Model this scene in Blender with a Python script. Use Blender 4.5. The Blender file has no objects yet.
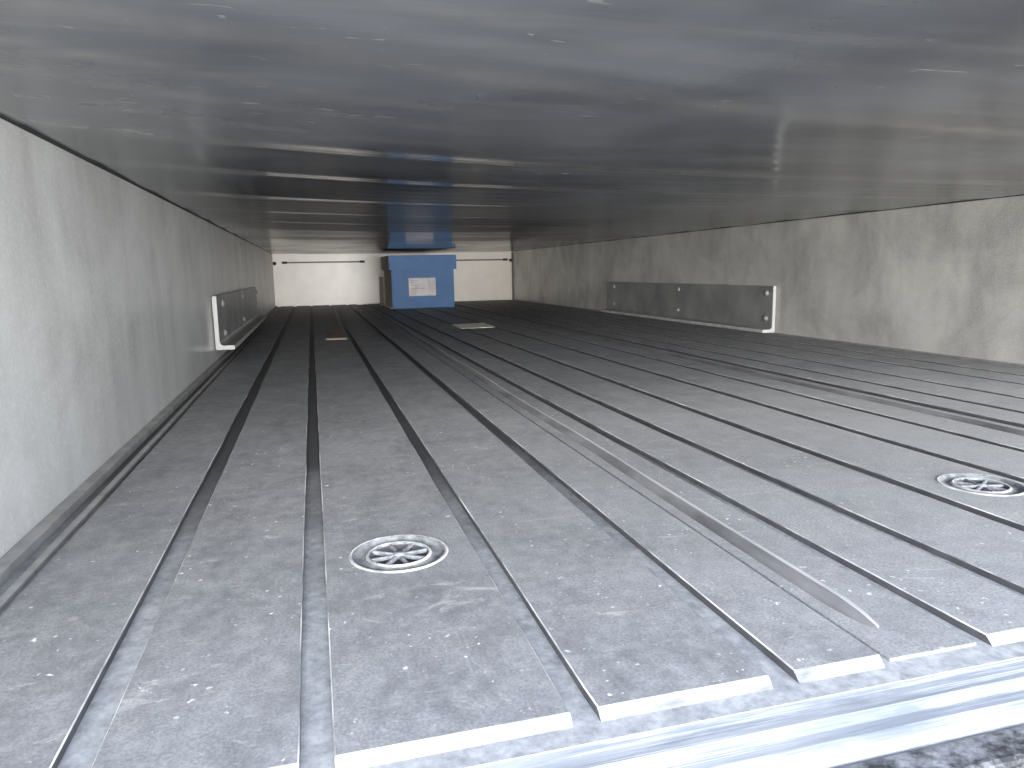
import bpy, bmesh, math, random
from mathutils import Vector, Matrix
random.seed(7)
C = bpy.context.scene.collection
S = bpy.context.scene

# ------------------------------------------------------------------ camera
F, YAW, PIT, ROL, CH = 723.2238, .2654, -.1564, -.0181, .2224
cy, sy, cp, sp = math.cos(YAW), math.sin(YAW), math.cos(PIT), math.sin(PIT)
fw = Vector((sy*cp, cy*cp, sp)); rt = Vector((cy, -sy, 0)); up = rt.cross(fw)
r2 = rt*math.cos(ROL) + up*math.sin(ROL); u2 = up*math.cos(ROL) - rt*math.sin(ROL)
cd = bpy.data.cameras.new('camera'); cam = bpy.data.objects.new('camera', cd); C.objects.link(cam)
m = Matrix((r2, u2, -fw)).transposed().to_4x4(); m.translation = Vector((0, 0, CH))
cam.matrix_world = m
cd.sensor_width = 36; cd.lens = F/1024*36; cd.clip_start = .01
S.camera = cam

# ------------------------------------------------------------------ light
w = bpy.data.worlds.new('sky'); S.world = w; w.use_nodes = True
nt = w.node_tree; nt.nodes.clear()
out = nt.nodes.new('ShaderNodeOutputWorld'); bg = nt.nodes.new('ShaderNodeBackground')
tc = nt.nodes.new('ShaderNodeTexCoord'); sx = nt.nodes.new('ShaderNodeSeparateXYZ'); rp = nt.nodes.new('ShaderNodeValToRGB')
mr = nt.nodes.new('ShaderNodeMapRange'); mr.inputs[1].default_value = -1; mr.inputs[2].default_value = 1
nt.links.new(tc.outputs['Generated'], sx.inputs[0]); nt.links.new(sx.outputs[2], mr.inputs[0]); nt.links.new(mr.outputs[0], rp.inputs[0])
e = rp.color_ramp.elements
e[0].position = .45; e[0].color = (2.5, 2.52, 2.5, 1)
e[1].position = .52; e[1].color = (.82, .91, 1.10, 1)
nt.links.new(rp.outputs[0], bg.inputs[0]); bg.inputs[1].default_value = 3.5
nt.links.new(bg.outputs[0], out.inputs[0])

sd = bpy.data.lights.new('low_sun', 'SUN'); so = bpy.data.objects.new('low_sun', sd); C.objects.link(so)
sd.energy = 18.5; sd.angle = math.radians(44); sd.color = (1.0, .985, .96)
so.location = (.6, -3, 1)
so.rotation_euler = Vector((.09, 1, -.13)).to_track_quat('-Z', 'Y').to_euler()

S.view_settings.view_transform = 'Standard'; S.view_settings.look = 'None'
S.view_settings.gamma = 1; S.view_settings.use_curve_mapping = False
S.view_settings.exposure = 0.0

# ------------------------------------------------------------------ node helpers
class MT:
    def __init__(s, name):
        s.m = bpy.data.materials.new(name); s.m.use_nodes = True
        s.t = s.m.node_tree; s.b = s.t.nodes['Principled BSDF']
        s.co = s.t.nodes.new('ShaderNodeTexCoord').outputs['Object']
    def link(s, a, b): s.t.links.new(a, b)
    def mapv(s, scale):
        n = s.t.nodes.new('ShaderNodeMapping'); n.inputs['Scale'].default_value = scale
        s.link(s.co, n.inputs[0]); return n.outputs[0]
    def noise(s, scale, detail=4, rough=.55, vec=(1, 1, 1), dist=0):
        n = s.t.nodes.new('ShaderNodeTexNoise'); n.inputs['Scale'].default_value = scale
        n.inputs['Detail'].default_value = detail; n.inputs['Roughness'].default_value = rough
        n.inputs['Distortion'].default_value = dist
        s.link(s.mapv(vec), n.inputs['Vector']); return n.outputs['Fac']
    def voro(s, scale, vec=(1, 1, 1)):
        n = s.t.nodes.new('ShaderNodeTexVoronoi'); n.inputs['Scale'].default_value = scale
        s.link(s.mapv(vec), n.inputs['Vector']); return n.outputs['Distance']
    def rng(s, v, a, b, c=0., d=1.):
        n = s.t.nodes.new('ShaderNodeMapRange'); s.link(v, n.inputs[0])
        for i, q in enumerate((a, b, c, d)): n.inputs[i+1].default_value = q
        return n.outputs[0]
    def mix(s, f, a, b):
        n = s.t.nodes.new('ShaderNodeMix'); n.data_type = 'RGBA'
        if isinstance(f, float): n.inputs[0].default_value = f
        else: s.link(f, n.inputs[0])
        for q, i in ((a, 6), (b, 7)):
            if isinstance(q, tuple): n.inputs[i].default_value = (*q, 1)
            else: s.link(q, n.inputs[i])
        return n.outputs[2]
    def mul(s, a, b):
        n = s.t.nodes.new('ShaderNodeMath'); n.operation = 'MULTIPLY'; s.link(a, n.inputs[0])
        if isinstance(b, float): n.inputs[1].default_value = b
        else: s.link(b, n.inputs[1])
        return n.outputs[0]
    def add(s, a, b):
        n = s.t.nodes.new('ShaderNodeMath'); n.operation = 'ADD'; s.link(a, n.inputs[0]); s.link(b, n.inputs[1]); return n.outputs[0]
    def bump(s, h, st, dist=.001):
        n = s.t.nodes.new('ShaderNodeBump'); n.inputs['Strength'].default_value = st; n.inputs['Distance'].default_value = dist
        s.link(h, n.inputs['Height']); s.link(n.outputs[0], s.b.inputs['Normal'])
    def fin(s, col, rough=.6, metal=0., spec=.5):
        i = s.b.inputs['Base Color']
        if isinstance(col, tuple): i.default_value = (*col, 1)
        else: s.link(col, i)
        i = s.b.inputs['Roughness']
        if isinstance(rough, float): i.default_value = rough
        else: s.link(rough, i)
        s.b.inputs['Metallic'].default_value = metal
        s.b.inputs['Specular IOR Level'].default_value = spec
        return s.m
def plain(name, col, rough=.6, metal=0., var=.15, sc=40):
    t = MT(name); n = t.rng(t.noise(sc), .3, .7)
    c = t.mix(n, tuple(q*(1-var) for q in col), tuple(min(1, q*(1+var)) for q in col))
    return t.fin(c, rough, metal)

# dusty pebbled black floor plastic
t = MT('dusty_black_plastic')
d1 = t.rng(t.noise(5, 7, .7, dist=.6), .33, .70)
d2 = t.rng(t.noise(30, 6, .75, (1, .7, 1), .5), .36, .70)
c = t.mix(d1, (.115, .118, .126), (.215, .219, .227))
c = t.mix(t.mul(d2, .6), c, (.34, .345, .35))
dm = t.t.nodes.new('ShaderNodeVectorMath'); dm.operation = 'DISTANCE'
t.link(t.mapv((.75, 1, 1)), dm.inputs[0]); dm.inputs[1].default_value = (.66, .70, 0)
dd = t.add(dm.outputs['Value'], t.mul(t.noise(6, 6, .7), .55))
c = t.mix(t.mul(t.rng(dd, .95, .38), .62), c, (.46, .465, .465))     # paler patch at the right front
gr = t.rng(t.noise(520, 2, .6), .36, .64)                            # pebble grain
c = t.mix(t.mul(gr, .55), c, (.09, .095, .105))
mo = t.rng(t.noise(75, 5, .75), .46, .70)                            # pale mottling
c = t.mix(t.mul(mo, .25), c, (.42, .425, .43))
sm = t.rng(t.noise(11, 8, .78, (1, 2.2, 1), 1.8), .585, .72)         # wiped pale smears
c = t.mix(t.mul(sm, .62), c, (.55, .54, .51))
sp1 = t.rng(t.noise(170, 2, .5), .665, .73)                           # white specks
sp2 = t.rng(t.noise(14, 3, .6), .46, .60)
c = t.mix(t.mul(t.mul(sp1, sp2), .85), c, (.78, .77, .75))
t.bump(t.add(t.voro(600), t.mul(t.noise(90, 3), .3)), .25, .0003)
M_FLOOR = t.fin(c, t.rng(t.noise(12), .3, .7, .48, .62), 0., .35)

# floor of the channels: blotchy blue-grey
t = MT('blotchy_channel_metal')
c = t.mix(t.rng(t.noise(110, 6, .75), .36, .66), (.165, .175, .19), (.33, .345, .365))
c = t.mix(t.mul(t.rng(t.noise(22, 6, .75, dist=1.), .5, .68), .6), c, (.36, .365, .37))
t.bump(t.noise(220, 3), .3, .0006)
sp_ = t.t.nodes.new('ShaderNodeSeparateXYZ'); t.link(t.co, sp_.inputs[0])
yy = t.add(sp_.outputs[1], t.mul(t.noise(7, 5, .7), .5))            # channels turn near-black beyond the first stretch
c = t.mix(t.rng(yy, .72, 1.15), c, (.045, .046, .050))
M_CHAN = t.fin(c, .5, .0)

M_SIDE = plain('black_plastic_edge', (.075, .075, .08), .6, var=.3)
t = MT('scuffed_edge'); c = t.mix(t.rng(t.noise(35, 5, .7, (1, .25, 1)), .42, .66), (.19, .195, .20), (.74, .73, .71)); M_WEAR = t.fin(c, .5)
t = MT('ground_front_edge'); c = t.mix(t.rng(t.noise(30, 5, .7, (.3, 1, 1)), .3, .55), (.05, .053, .058), (.26, .27, .28)); M_FRONT = t.fin(c, .45)

# scraped sill
t = MT('scraped_sill_metal')
s1 = t.rng(t.noise(22, 6, .7, (.22, 3.4, 1), .5), .42, .60)
s2 = t.rng(t.noise(9, 4, .6), .40, .62)
c = t.mix(s1, (.20, .225, .26), (.34, .36, .39)); s3 = t.rng(t.noise(60, 6, .75, (.06, 5, 1), .2), .50, .60); c = t.mix(t.mul(t.mul(s3, s2), .9), c, (.80, .82, .84))
t.bump(t.noise(60, 4, .6, (.2, 3, 1)), .3, .001)
M_SILL = t.fin(c, .38, .0)

def wallmat(name, a, b, vert, pale):
    t = MT(name)
    n1 = t.rng(t.noise(4.2, 6, .68, dist=.5), .36, .64)
    n2 = t.rng(t.noise(16, 3, .5, (1, 1, vert)), .35, .65)
    c = t.mix(n1, a, b); c = t.mix(t.mul(n2, .35), c, pale)
    sp = t.rng(t.noise(300, 3, .7), .50, .68); c = t.mix(t.mul(sp, .30), c, tuple(q*1.25 for q in pale))
    t.bump(t.noise(260, 3), .3, .0005)
    return t.fin(c, .32, 0., .75)
M_WL = wallmat('grey_wall_left', (.45, .445, .42), (.66, .66, .63), .06, (.80, .80, .77))
M_WR = wallmat('grey_wall_right', (.35, .335, .31), (.63, .61, .565), .35, (.76, .74, .68))
M_BACK = wallmat('cream_back_wall', (.78, .71, .62), (.88, .80, .70), .4, (.90, .83, .74))

# ceiling : dark glossy, thin dust, hair scratches
t = MT('dark_glossy_deck')
n1 = t.rng(t.noise(2.2, 4, .5, dist=.5), .38, .68)
c = t.mix(n1, (.030, .033, .041), (.145, .151, .165))
n2 = t.rng(t.noise(14, 5, .7, (.12, 1.6, 1), .4), .48, .72)
c = t.mix(t.mul(n2, .4), c, (.20, .195, .18))
sc = t.rng(t.noise(75, 2, .4, (.35, 1.3, 1), 1.2), .70, .74); msk = t.rng(t.noise(5, 2), .45, .6)
c = t.mix(t.mul(t.mul(sc, msk), .5), c, (.45, .45, .44))
at = t.t.nodes.new('ShaderNodeAttribute'); at.attribute_name = 'painted_streak'     # pale reflection streaks painted along each support
stk = t.mul(at.outputs['Fac'], t.rng(t.noise(5, 5, .7, (1, .3, 1)), .34, .62))
c = t.mix(t.mul(stk, .55), c, (.40, .375, .325))
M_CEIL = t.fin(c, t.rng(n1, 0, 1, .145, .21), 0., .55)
M_DARK = plain('black_rubber', (.025, .025, .028), .7)
t = MT('rough_black_rubber'); c = t.mix(t.rng(t.noise(70, 6, .75), .40, .68), (.018, .019, .022), (.21, .22, .24)); t.bump(t.noise(110, 4), .8, .002); M_GATE = t.fin(c, .5)
M_ALU = plain('bare_aluminium', (.48, .48, .465), .38, .0, .06, 60)
M_PLATE = plain('dull_aluminium_plate', (.34, .34, .325), .42, .25, .25, 9)
M_BOLT = plain('bright_bolt', (.42, .42, .41), .3, .4, .1)
M_BLUE = plain('blue_box_board', (.078, .172, .35), .65, 0, .10, 12)
M_LID = plain('blue_lid_board', (.083, .178, .36), .65, 0, .10, 12)
M_CARD = plain('brown_cardboard', (.62, .55, .47), .8, 0, .16, 14)
t = MT('printed_label')
g = t.rng(t.noise(16, 3, .6), .5, .62); p = t.rng(t.noise(11, 2, .5, (1, 1, 1.7)), .48, .60)
c = t.mix(t.mul(p, .6), (.66, .64, .64), (.62, .44, .42)); c = t.mix(t.mul(g, .5), c, (.42, .46, .40)); M_LABEL = t.fin(c, .6)
M_PRINT = plain('faded_grey_print', (.40, .41, .40), .7)
M_PAPER = plain('pale_card', (.86, .83, .69), .8, 0, .10, 30)
M_STAIN = plain('reddish_brown_tape', (.22, .15, .13), .6, 0, .3, 22)
M_STRIPE = plain('yellowed_strip', (.70, .63, .48), .6, 0, .15, 30)
M_RAIL = plain('grey_rail_metal', (.14, .135, .12), .5, .0, .15)
M_PALE = plain('dusty_wall_kick', (.25, .25, .245), .5, 0, .25, 35)
M_VOID = plain('drain_dark', (.06, .06, .068), .8)
M_GRATE = plain('worn_grate', (.19, .20, .215), .75, 0, .6, 160)
M_DISH = plain('drain_dish', (.15, .155, .165), .8, 0, .6, 110)

# ------------------------------------------------------------------ mesh helpers
def obj(name, bm, mats, parent=None, smooth=False):
    me = bpy.data.meshes.new(name); bmesh.ops.recalc_face_normals(bm, faces=bm.faces[:])
    bm.to_mesh(me); bm.free()
    for q in (mats if isinstance(mats, (list, tuple)) else [mats]): me.materials.append(q)
    o = bpy.data.objects.new(name, me); C.objects.link(o)
    if parent: o.parent = parent
    if smooth:
        for p in me.polygons: p.use_smooth = True
    return o
def struct(name, bm, mats, parent=None, smooth=False, label=None):
    o = obj(name, bm, mats, parent, smooth)
    if not parent:
        o['kind'] = 'structure'
        if label: o['label'] = label
    return o
def tag(o, label, cat, group=None):
    o['label'] = label; o['category'] = cat
    if group: o['group'] = group
    return o
def thing(name, label, cat, loc=(0, 0, 0), rz=0, group=None):
    o = bpy.data.objects.new(name, None); C.objects.link(o); o.location = loc; o.rotation_euler = (0, 0, rz)
    o.empty_display_size = .02
    return tag(o, label, cat, group)
def box(bm, x0, x1, y0, y1, z0, z1, bev=0, mi=0, bmi=None):
    g = bmesh.ops.create_cube(bm, size=1)
    for v in g['verts']:
        v.co = Vector((x0+(v.co.x+.5)*(x1-x0), y0+(v.co.y+.5)*(y1-y0), z0+(v.co.z+.5)*(z1-z0)))
    fs = {f for v in g['verts'] for f in v.link_faces}
    for f in fs: f.material_index = mi
    if bev:
        es = list({e for v in g['verts'] for e in v.link_edges})
        r = bmesh.ops.bevel(bm, geom=es, offset=bev, segments=2, affect='EDGES', profile=.5)
        for f in r['faces']: f.material_index = mi if bmi is None else bmi
    return bm
def lathe(bm, prof, n=48, c=(0, 0, 0), mi=0, mis=None):
    rings = []
    for r, z in prof:
        rings.append([bm.verts.new((c[0]+r*math.cos(2*math.pi*k/n), c[1]+r*math.sin(2*math.pi*k/n), c[2]+z)) for k in range(n)])
    for i in range(len(rings)-1):
        for k in range(n):
            f = bm.faces.new((rings[i][k], rings[i][(k+1) % n], rings[i+1][(k+1) % n], rings[i+1][k]))
            f.material_index = mis[i] if mis else mi; f.smooth = True
    return rings
def drillout(o, cuts):
    """cut round holes through a mesh and keep the result as plain mesh data"""
    for (x, y, r) in cuts:
        bm = bmesh.new(); bmesh.ops.create_cone(bm, cap_ends=True, segments=48, radius1=r, radius2=r, depth=.2, matrix=Matrix.Translation((x, y, 0)))
        me = bpy.data.meshes.new('c'); bm.to_mesh(me); bm.free()
        c = bpy.data.objects.new('c', me); C.objects.link(c)
        md = o.modifiers.new('b', 'BOOLEAN'); md.operation = 'DIFFERENCE'; md.object = c; md.solver = 'EXACT'
        bpy.context.view_layer.update()
        dg = bpy.context.evaluated_depsgraph_get()
        nm = bpy.data.meshes.new_from_object(o.evaluated_get(dg))
        o.modifiers.clear(); old = o.data; o.data = nm
        bpy.data.meshes.remove(old); bpy.data.objects.remove(c); bpy.data.meshes.remove(me)

# ------------------------------------------------------------------ setting
XL, XR, YB, H, T = -.2515, 1.4736, 5.33, .36, .0055
YF, YS = .3176, .259           # panel fronts, outer edge of the sill
DR = [(.055, .557), (.640, .556)]
bm = bmesh.new(); box(bm, XL-.03, XR+.03, .30, YB+.03, -.03, -T)
floor = struct('floor', bm, [M_CHAN], label='dusty black cargo floor with long raised panels and narrow channels')
drillout(floor, [(x, y, .0345) for x, y in DR])

# raised panels (left edge, right edge)
PAN = [(-.2130, -.1285), (-.1106, -.0185), (-.0026, .1141), (.1290, .2300), (.2461, .3030),
       (.3804, .4470), (.4614, .5585), (.5733, .6850), (.6995, .7960), (.8092, .8600),
       (.9354, 1.0000), (1.0142, 1.1060), (1.1199, 1.2350), (1.2492, 1.3290), (1.3420, 1.4330)]
for a, b in PAN:
    bm = bmesh.new()
    z0, ch = -T-.002, .0007
    # cross section with chamfered top edges; front end slopes a little
    ys = [YF, YF+ch*1.3] + [YF+.02+k*(YB-.004-YF-.02)/60 for k in range(61)]
    rows = []
    for j, y in enumerate(ys):
        k = 0 if j > 0 else 1
        wob = (random.random()-.5)*.0009 if j > 1 else 0
        wob2 = (random.random()-.5)*.0009 if j > 1 else 0
        top = 0 if j > 0 else -ch
        rows.append([bm.verts.new(q) for q in ((a+wob, y-(.006 if k else 0), z0), (a+wob, y, -ch+(-ch if k else 0)), (a+wob+ch, y, top), (b+wob2-ch, y, top), (b+wob2, y, -ch+(-ch if k else 0)), (b+wob2, y-(.006 if k else 0), z0))])
    for j in range(len(rows)-1):
        for i in range(5):
            f = bm.faces.new((rows[j][i], rows[j][i+1], rows[j+1][i+1], rows[j+1][i]))
            f.material_index = [1, 2, 0, 2, 1][i]
            if j == 0 and i == 2: f.material_index = 3
    f = bm.faces.new(rows[0]); f.material_index = 3
    bm.faces.new(rows[-1]); bm.normal_update()
    for r0, r1 in zip(rows, rows[1:]): bm.faces.new((r0[0], r1[0], r1[5], r0[5]))
    p = obj('floor_panel', bm, [M_FLOOR, M_SIDE, M_WEAR, M_FRONT], floor)
    for x, y in DR:
        if a < x < b: drillout(p, [(x, y, .0345)])

def bead(x0, x1, y0, y1, w, h, mat, name='floor_bead'):
    """long rounded bead pressed into the floor, from (x0,y0) to (x1,y1), rounded nose at the near end"""
    bm = bmesh.new(); rows = []; n = 60
    for j in range(n+1):
        s = j/n; y = y0+(y1-y0)*s**1.6; x = x0+(x1-x0)*(y-y0)/(y1-y0)
        x += .0018*math.sin(y*9.1)*min(1, s*4)
        k = min(1, math.sqrt(max(0, (y-y0)/.035))); ww = w*max(k, .05); hh = h*max(k, .02)
        rows.append([bm.verts.new((x+ww*math.cos(math.pi*i/8), y, -T-.0005+hh*math.sin(math.pi*i/8))) for i in range(9)])
    for r0, r1 in zip(rows, rows[1:]):
        for i in range(8):
            f = bm.faces.new((r0[i], r0[i+1], r1[i+1], r1[i])); f.smooth = True; f.material_index = 1 if i < 4 else 0  # shade painted on the left half, light on the right with its rubbed crest
        bm.faces.new((r0[0], r1[0], r1[8], r0[8]))
    bm.faces.new(rows[0]); bm.faces.new(rows[-1])
    return obj(name, bm, mat, floor)
t = MT('bead_shaded_side'); c = t.mix(t.rng(t.noise(28, 4, .6, (1, .3, 1)), .35, .65), (.09, .09, .095), (.20, .20, .205)); M_BEAD_SHADE = t.fin(c, .5)  # darker colour for the bead's shaded side
t = MT('rubbed_lit_side'); c = t.mix(t.rng(t.noise(28, 4, .6, (1, .3, 1)), .35, .65), (.27, .27, .275), (.46, .455, .45)); M_BEAD_LIT = t.fin(c, .5)
bead(.330, .362, .345, YB-.03, .0098, .0074, [M_BEAD_SHADE, M_BEAD_LIT])
bead(.893, .893, .345, YB-.03, .0098, .0074, [M_BEAD_SHADE, M_BEAD_LIT])
# edge runners along the left wall
def strip(x0, x1, z1, mat, name, zt=None, y0=YF, parent=floor):
    bm = bmesh.new(); box(bm, x0, x1, y0, YB-.003, -T-.002, z1, .0008); return obj(name, bm, mat, parent)
strip(.3100, .3730, -.0038, M_FLOOR, 'low_panel')
strip(.8670, .9280, -.0038, M_FLOOR, 'low_panel')
strip(XL+.0005, -.2385, .0035, M_PALE, 'edge_runner')
strip(-.2275, -.2205, -.0015, M_PALE, 'edge_runner')
strip(1.452, XR-.0005, .0012, M_PALE, 'edge_runner')

# sill
bm = bmesh.new()
pr = [(YF+.02, -.03), (YF+.02, -T-.0004), (.292, -T-.0008), (.283, -T+.0006), (.276, -T-.001), (.268, -T-.0003), (.2615, -T-.0010), (.2585, -T-.004), (.2580, -.03)]
xs = [XL-.03+k*(XR-XL+.06)/24 for k in range(25)]
rows = [[bm.verts.new((x, y, z-.0001)) for y, z in pr] for x in xs]
for r0, r1 in zip(rows, rows[1:]):
    for i in range(len(pr)): bm.faces.new((r0[i], r0[(i+1) % len(pr)], r1[(i+1) % len(pr)], r1[i]))
bm.faces.new(rows[0]); bm.faces.new(rows[-1])
struct('trim_1', bm, [M_SILL], label='scraped bright metal sill across the front edge of the floor')

# walls
def wall(name, x0, x1, y0, y1, mat, label, z0=-.03, z1=H+.03):
    bm = bmesh.new(); box(bm, x0, x1, y0, y1, z0, z1); return struct(name, bm, [mat], label=label)
wall('wall_left', XL-.03, XL, YS, YB, M_WL, 'tall grey painted side wall nearest the camera on the left')
wall('wall_right', XR, XR+.03, YS, YB, M_WR, 'blotchy grey side wall on the far right')
wall('wall_back', XL-.03, XR+.03, YB, YB+.03, M_BACK, 'cream end wall at the far end of the floor')
# corner trims
bm = bmesh.new(); box(bm, XR-.012, XR-.0002, YB-.012, YB-.0002, -T, H-.004, .002); struct('trim_2', bm, [M_RAIL], label='dark corner strip where the end wall meets the right wall')
for n, (a, b), lab in (('trim_3', (XL+.0003, XL+.003), 'black rubber seal between left wall and dark ceiling'), ('trim_4', (XR-.003, XR-.0003), 'black rubber seal between right wall and dark ceiling')):
    bm = bmesh.new(); box(bm, a, b, .327, YB-.013, H-.0003, H+.003, .001); struct(n, bm, [M_DARK], label=lab)

# ceiling: glossy sheet rippling between its cross supports
SUP = [-.2, .12, .50, .89, 1.13, 1.46, 1.80, 2.12, 2.45, 2.80, 3.14, 3.48, 3.82, 4.16, 4.5, 4.84, 5.2, 5.6, 6.0]   # cross supports above the sheet
def phase(v):
    for i in range(len(SUP)-1):
        if v < SUP[i+1]: return i+(v-SUP[i])/(SUP[i+1]-SUP[i])
    return float(len(SUP)-1)
def cz(x, y):
    ph = y - .20*(1-math.exp(-x/.5)) + .008*math.sin(3*x+y)
    u = (phase(ph)+.85) % 1.0                       # long falling slope, short rising flank
    k = (u-.70)/.30
    saw = (.5-u/.70) if u < .70 else (-.5+k*k*(3-2*k))
    amp = .0056*min(1, max(.6, (y-.45)/.40)) + .0080*min(1, max(0, (y-1.2)/1.4))
    fx = min(1, max(.35, (x-XL)/.22))*min(1, max(.5, (1.35-x)/.45))
    fd = min(1, max(0, min((x-XL+.005)/.06, (XR+.005-x)/.06)))
    a = amp*fx*saw + .0009*math.sin(2*math.pi*(ph*.9+.25*x)/.83+.6) + .00016*math.sin(2*math.pi*ph/.05)*math.sin(4*x+ph*3)
    return H+.0015+a*(.15+.85*fd)
def painted_streak(x, y):  # weight of the painted reflection streaks, more of them at the left
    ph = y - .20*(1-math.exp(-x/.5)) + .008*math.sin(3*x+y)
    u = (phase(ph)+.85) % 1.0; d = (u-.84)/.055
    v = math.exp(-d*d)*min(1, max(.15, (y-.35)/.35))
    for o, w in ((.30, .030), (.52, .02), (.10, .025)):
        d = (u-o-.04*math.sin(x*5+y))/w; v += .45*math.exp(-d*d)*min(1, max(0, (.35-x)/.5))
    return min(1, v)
bm = bmesh.new(); NX, NY = 50, 900
LR = bm.verts.layers.float.new('painted_streak')
ys = [.327+(YB-.327)*(j/NY)**1.25 for j in range(NY+1)]
g = [[bm.verts.new((XL-.02+(XR-XL+.04)*i/NX, y, cz(XL-.02+(XR-XL+.04)*i/NX, y))) for i in range(NX+1)] for y in ys]
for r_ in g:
    for v_ in r_: v_[LR] = painted_streak(v_.co.x, v_.co.y)
for j in range(NY):
    for i in range(NX): bm.faces.new((g[j][i], g[j+1][i], g[j+1][i+1], g[j][i+1])).smooth = True
tp = [bm.verts.new(q) for q in ((XL-.02, .327, H+.04), (XR+.02, .327, H+.04), (XR+.02, YB, H+.04), (XL-.02, YB, H+.04))]
bm.faces.new(tp)
f = bm.faces.new([g[0][i] for i in range(NX+1)]+[tp[1], tp[0]]); f.material_index = 1
bm.faces.new([g[NY][i] for i in range(NX, -1, -1)]+[tp[3], tp[2]])
bm.faces.new([g[j][0] for j in range(NY, -1, -1)]+[tp[0], tp[3]])
bm.faces.new([g[j][NX] for j in range(NY+1)]+[tp[2], tp[1]])
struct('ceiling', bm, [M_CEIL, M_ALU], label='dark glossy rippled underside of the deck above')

# tailgate top outside the sill
bm = bmesh.new(); box(bm, XL-.03, XR+.03, -.25, .2574, -.075, -.036, .006)
bm2 = bmesh.new()
tg = thing('tailgate', 'rough black rubber tailgate pad just outside the bright sill', 'tailgate', (.6, 0, -.075))
o = obj('pad', bm, [M_GATE], tg); o.location = (-.6, 0, .075)
box(bm2, XL-.03, XR+.03, .236, .2572, -.036, -.0098, .003); o = obj('lip_seal', bm2, [M_GATE], tg); o.location = (-.6, 0, .075)

# ------------------------------------------------------------------ drains
def drain(x, y, label, rz):
    r = thing('floor_drain', label, 'drain', (x, y, 0), rz, 'round floor drains')
    bm = bmesh.new()
    lathe(bm, [(.0395, .0001), (.0385, .0012), (.0370, .0010), (.0355, -.0012), (.0325, -.0026), (.0290, -.0026), (.0262, -.0010), (.0250, .0004), (.0238, .0002), (.0235, -.006), (.0340, -.006), (.0342, .0001), (.0395, .0001)],
          64, mis=[1, 1, 0, 0, 0, 0, 1, 1, 0, 0, 0, 0])
    obj('rim', bm, [M_DISH, M_WEAR], r)
    bm = bmesh.new()
    lathe(bm, [(.0236, -.002), (.0236, -.018), (.0001, -.018), (.0001, -.0172), (.0228, -.0172), (.0228, -.002), (.0236, -.002)], 48); obj('cup', bm, M_VOID, r)
    bm = bmesh.new()
    lathe(bm, [(.0002, .0004), (.0042, .0003), (.0050, -.0008), (.0050, -.0035), (.0002, -.0035)], 24)
    for k in range(8):
        b2 = bmesh.new(); box(b2, .0035, .0237, -.0013, .0013, -.0038, -.0006, .0006)
        bmesh.ops.rotate(b2, verts=b2.verts[:], cent=(0, 0, 0), matrix=Matrix.Rotation(k*math.pi/4+.2, 3, 'Z'))
        me = bpy.data.meshes.new('s'); b2.to_mesh(me); b2.free(); bm.from_mesh(me); bpy.data.meshes.remove(me)
    obj('grate', bm, M_GRATE, r)
drain(*DR[0], 'round spoked floor drain on the left, directly in front of camera', 0)
drain(*DR[1], 'round spoked floor drain near the right edge of the picture', .35)

# ------------------------------------------------------------------ angle brackets on the walls
M_FLG = plain('scuffed_flange', (.62, .61, .58), .45, 0, .2, 30)
def bracket(side, wx, label, z0, zb, Y0, Hh):
    r = thing('angle_bracket', label, 'bracket', (wx, Y0, z0), 0, 'wall angle brackets')
    s = side; L = 1.40; th = .0105; Wf = .046
    def P(x, z): return (s*x, z)
    prof = [(0, Hh), (0, .004), (.002, 0), (Wf, 0), (Wf, th), (th+.010, th), (th+.003, th+.003), (th, th+.010), (th, Hh)]
    off = .003
    bm = bmesh.new()
    rows = [[bm.verts.new((s*(x+off), y, z)) for x, z in prof] for y in (0, .004, L)]
    for k, (r0, r1) in enumerate(zip(rows, rows[1:])):
        for i in range(len(prof)):
            f = bm.faces.new((r0[i], r0[(i+1) % len(prof)], r1[(i+1) % len(prof)], r1[i])); f.material_index = (2 if i == 3 else 1) if k else 0
    bm.faces.new(rows[0]).material_index = 0; bm.faces.new(rows[-1]).material_index = 1
    obj('angle_plate', bm, [M_ALU, M_PLATE, M_FLG], r)
    for y in (2.115-Y0, 2.72-Y0, 3.385-Y0):
        for z in zb:
            bm = bmesh.new()
            rr = lathe(bm, [(.0001, .0075), (.0045, .0070), (.0072, .0050), (.0078, .0028), (.0105, .0026), (.0090, 0), (.0001, 0)], 20)
            bmesh.ops.rotate(bm, verts=bm.verts[:], cent=(0, 0, 0), matrix=Matrix.Rotation(s*math.pi/2, 3, 'Y'))
            bmesh.ops.translate(bm, verts=bm.verts[:], vec=(s*(off+th), y, z-z0))
            obj('bolt', bm, M_BOLT, r)
bracket(1, XL, 'aluminium angle bracket with bolts along the left wall', .031, (.066, .146), 2.0, .138)
bracket(-1, XR, 'aluminium angle bracket with bolts along the right wall', .0022, (.047, .131), 2.08, .152)

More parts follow.
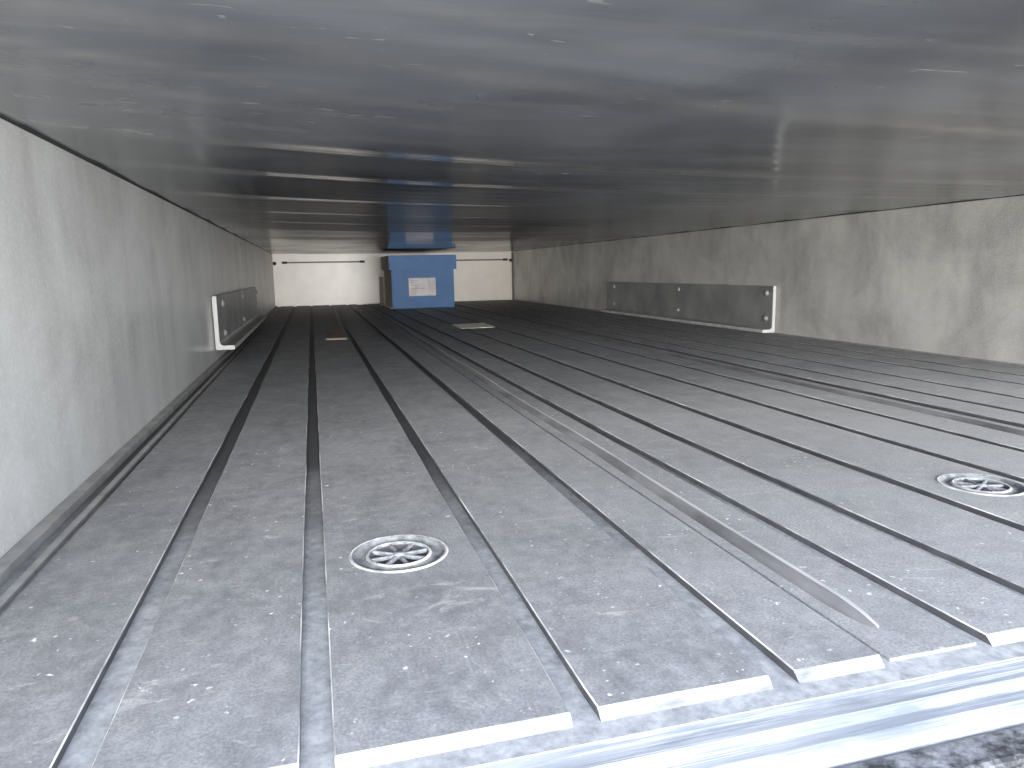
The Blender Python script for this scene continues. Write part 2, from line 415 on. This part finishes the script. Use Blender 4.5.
# ------------------------------------------------------------------ end wall rails
def rail(x0, x1, label):
    r = thing('wall_rail', label, 'rail', ((x0+x1)/2, YB, .300), 0, 'thin rails on the end wall')
    hw = (x1-x0)/2
    bm = bmesh.new(); box(bm, -hw, hw, -.008, 0, -.005, .005, .0015); obj('bar', bm, M_RAIL, r)
    for s in (-1, 1):
        bm = bmesh.new(); box(bm, s*(hw-.014)-.018, s*(hw-.014)+.018, -.016, -.0078, -.008, .008, .003); obj('end_clamp', bm, M_DARK, r)
rail(-.187, .370, 'thin dark rail on cream end wall, left of blue box')
rail(.868, 1.425, 'thin dark rail on cream end wall, right of blue box')
for x, lab in ((XL+.013, 'small black knob in the left corner of the cream end wall'), (XR-.026, 'small black knob in the right corner of the cream end wall')):
    bm = bmesh.new(); lathe(bm, [(.0002, -.034), (.009, -.034), (.012, -.028), (.012, -.012), (.007, -.010), (.007, 0), (.0002, 0)], 20)
    bmesh.ops.rotate(bm, verts=bm.verts[:], cent=(0, 0, 0), matrix=Matrix.Rotation(-math.pi/2, 3, 'X'))
    o = obj('corner_knob', bm, M_DARK); 
    for v in o.data.vertices: v.co.y = -abs(v.co.y)
    o.location = (x, YB-.0005 if x < 0 else YB-.013, .295); tag(o, lab, 'knob', 'corner knobs')

# ------------------------------------------------------------------ boxes
bx, by = .660, 4.47
r = thing('storage_box', 'blue lidded storage box with white label near the end wall', 'box', (bx, by, 0))
def shell(bm, x0, x1, y0, y1, z0, z1, th, up, mi=0):
    """open box: four walls and a bottom (or a top, for a lid)"""
    for q in ((x0, x1, y0, y0+th), (x0, x1, y1-th, y1)): box(bm, q[0], q[1], q[2], q[3], z0, z1, .0015, mi)
    for q in ((x0, x0+th), (x1-th, x1)): box(bm, q[0], q[1], y0+th, y1-th, z0, z1, 0, 1)
    if up: box(bm, x0+th, x1-th, y0+th, y1-th, z0, z0+th, 0, mi)
    else: box(bm, x0+th, x1-th, y0+th, y1-th, z1-th, z1, 0, mi)
bm = bmesh.new(); shell(bm, -.191, .193, 0, .46, .0005, .300, .005, True); obj('body', bm, [M_BLUE, M_CARD], r)
bm = bmesh.new(); shell(bm, -.206, .209, -.013, .473, .235, .322, .005, False); obj('lid', bm, [M_LID, M_CARD], r)
lb = bmesh.new(); box(lb, -.088, .078, -.0012, -.0002, .075, .184); o = obj('label', lb, M_LABEL, r); o['label'] = 'white printed label'
# faint print: rows of grey bars
for k, (a, b, z) in enumerate(((-.075, -.030, .168), (-.075, -.045, .155), (-.075, -.035, .142), (-.075, .01, .12))):
    pb = bmesh.new(); box(pb, a, b, -.0016, -.0011, z-.002, z+.002); obj('print_line', pb, M_PRINT, o)
fl = bmesh.new(); box(fl, -.205, -.192, 0, .458, .0004, .006, .001); obj('bottom_flap', fl, M_PAPER, r)
r = thing('cardboard_box', 'plain brown cardboard box wedged behind the blue box at end wall', 'box', (bx, 4.965, 0))
bm = bmesh.new(); shell(bm, -.195, .185, 0, .305, .0005, .19, .004, True); obj('body', bm, [M_CARD, M_CARD], r)
for s in (-1, 1):
    bm = bmesh.new(); x0, x1 = ((-.193, -.006), (-.004, .183))[s > 0]; box(bm, x0, x1, .002, .303, .1902, .1935, .001); obj('flap', bm, M_CARD, r)
fl = bmesh.new(); box(fl, -.212, -.197, -.012, .30, .0004, .006, .001); obj('bottom_flap', fl, M_PAPER, r)

# ------------------------------------------------------------------ loose sheets on the floor
def sheet(name, pts, mat, label, z=.0002, th=.0012, extra=None):
    bm = bmesh.new(); n = 6
    a, b, c, d = [Vector((*p, 0)) for p in pts]; V = {}
    for top in (0, 1):
        for i in range(n+1):
            for j in range(n+1):
                u, v = i/n, j/n
                q = (a*(1-u)+b*u)*(1-v)+(d*(1-u)+c*u)*v
                V[i, j, top] = bm.verts.new((q.x, q.y, z+top*th+.0015*(u**3)*(1 if i == n else .4)*v))
    for i in range(n):
        for j in range(n):
            for t_ in (0, 1): bm.faces.new([V[i+x, j+y, t_] for x, y in ((0, 0), (1, 0), (1, 1), (0, 1))])
    for i in range(n):
        for (p, q) in (((i, 0), (i+1, 0)), ((i, n), (i+1, n)), ((0, i), (0, i+1)), ((n, i), (n, i+1))):
            bm.faces.new((V[(*p, 0)], V[(*q, 0)], V[(*q, 1)], V[(*p, 1)]))
    return tag(obj(name, bm, mat), label, 'sheet')
sheet('cardboard_sheet', [(.553, 2.76), (.690, 2.775), (.697, 3.02), (.556, 2.995)], M_PAPER, 'pale cream card sheet lying on the dark floor before the blue box')
o = sheet('stained_sheet', [(.046, 2.57), (.098, 2.57), (.102, 3.18), (.042, 3.18)], M_STAIN, 'faded reddish brown strip with pale front edge flat on the dark floor')
bm = bmesh.new(); box(bm, .036, .106, 2.515, 2.569, .0002, .0018, .0004); obj('pale_edge', bm, M_STRIPE, o)
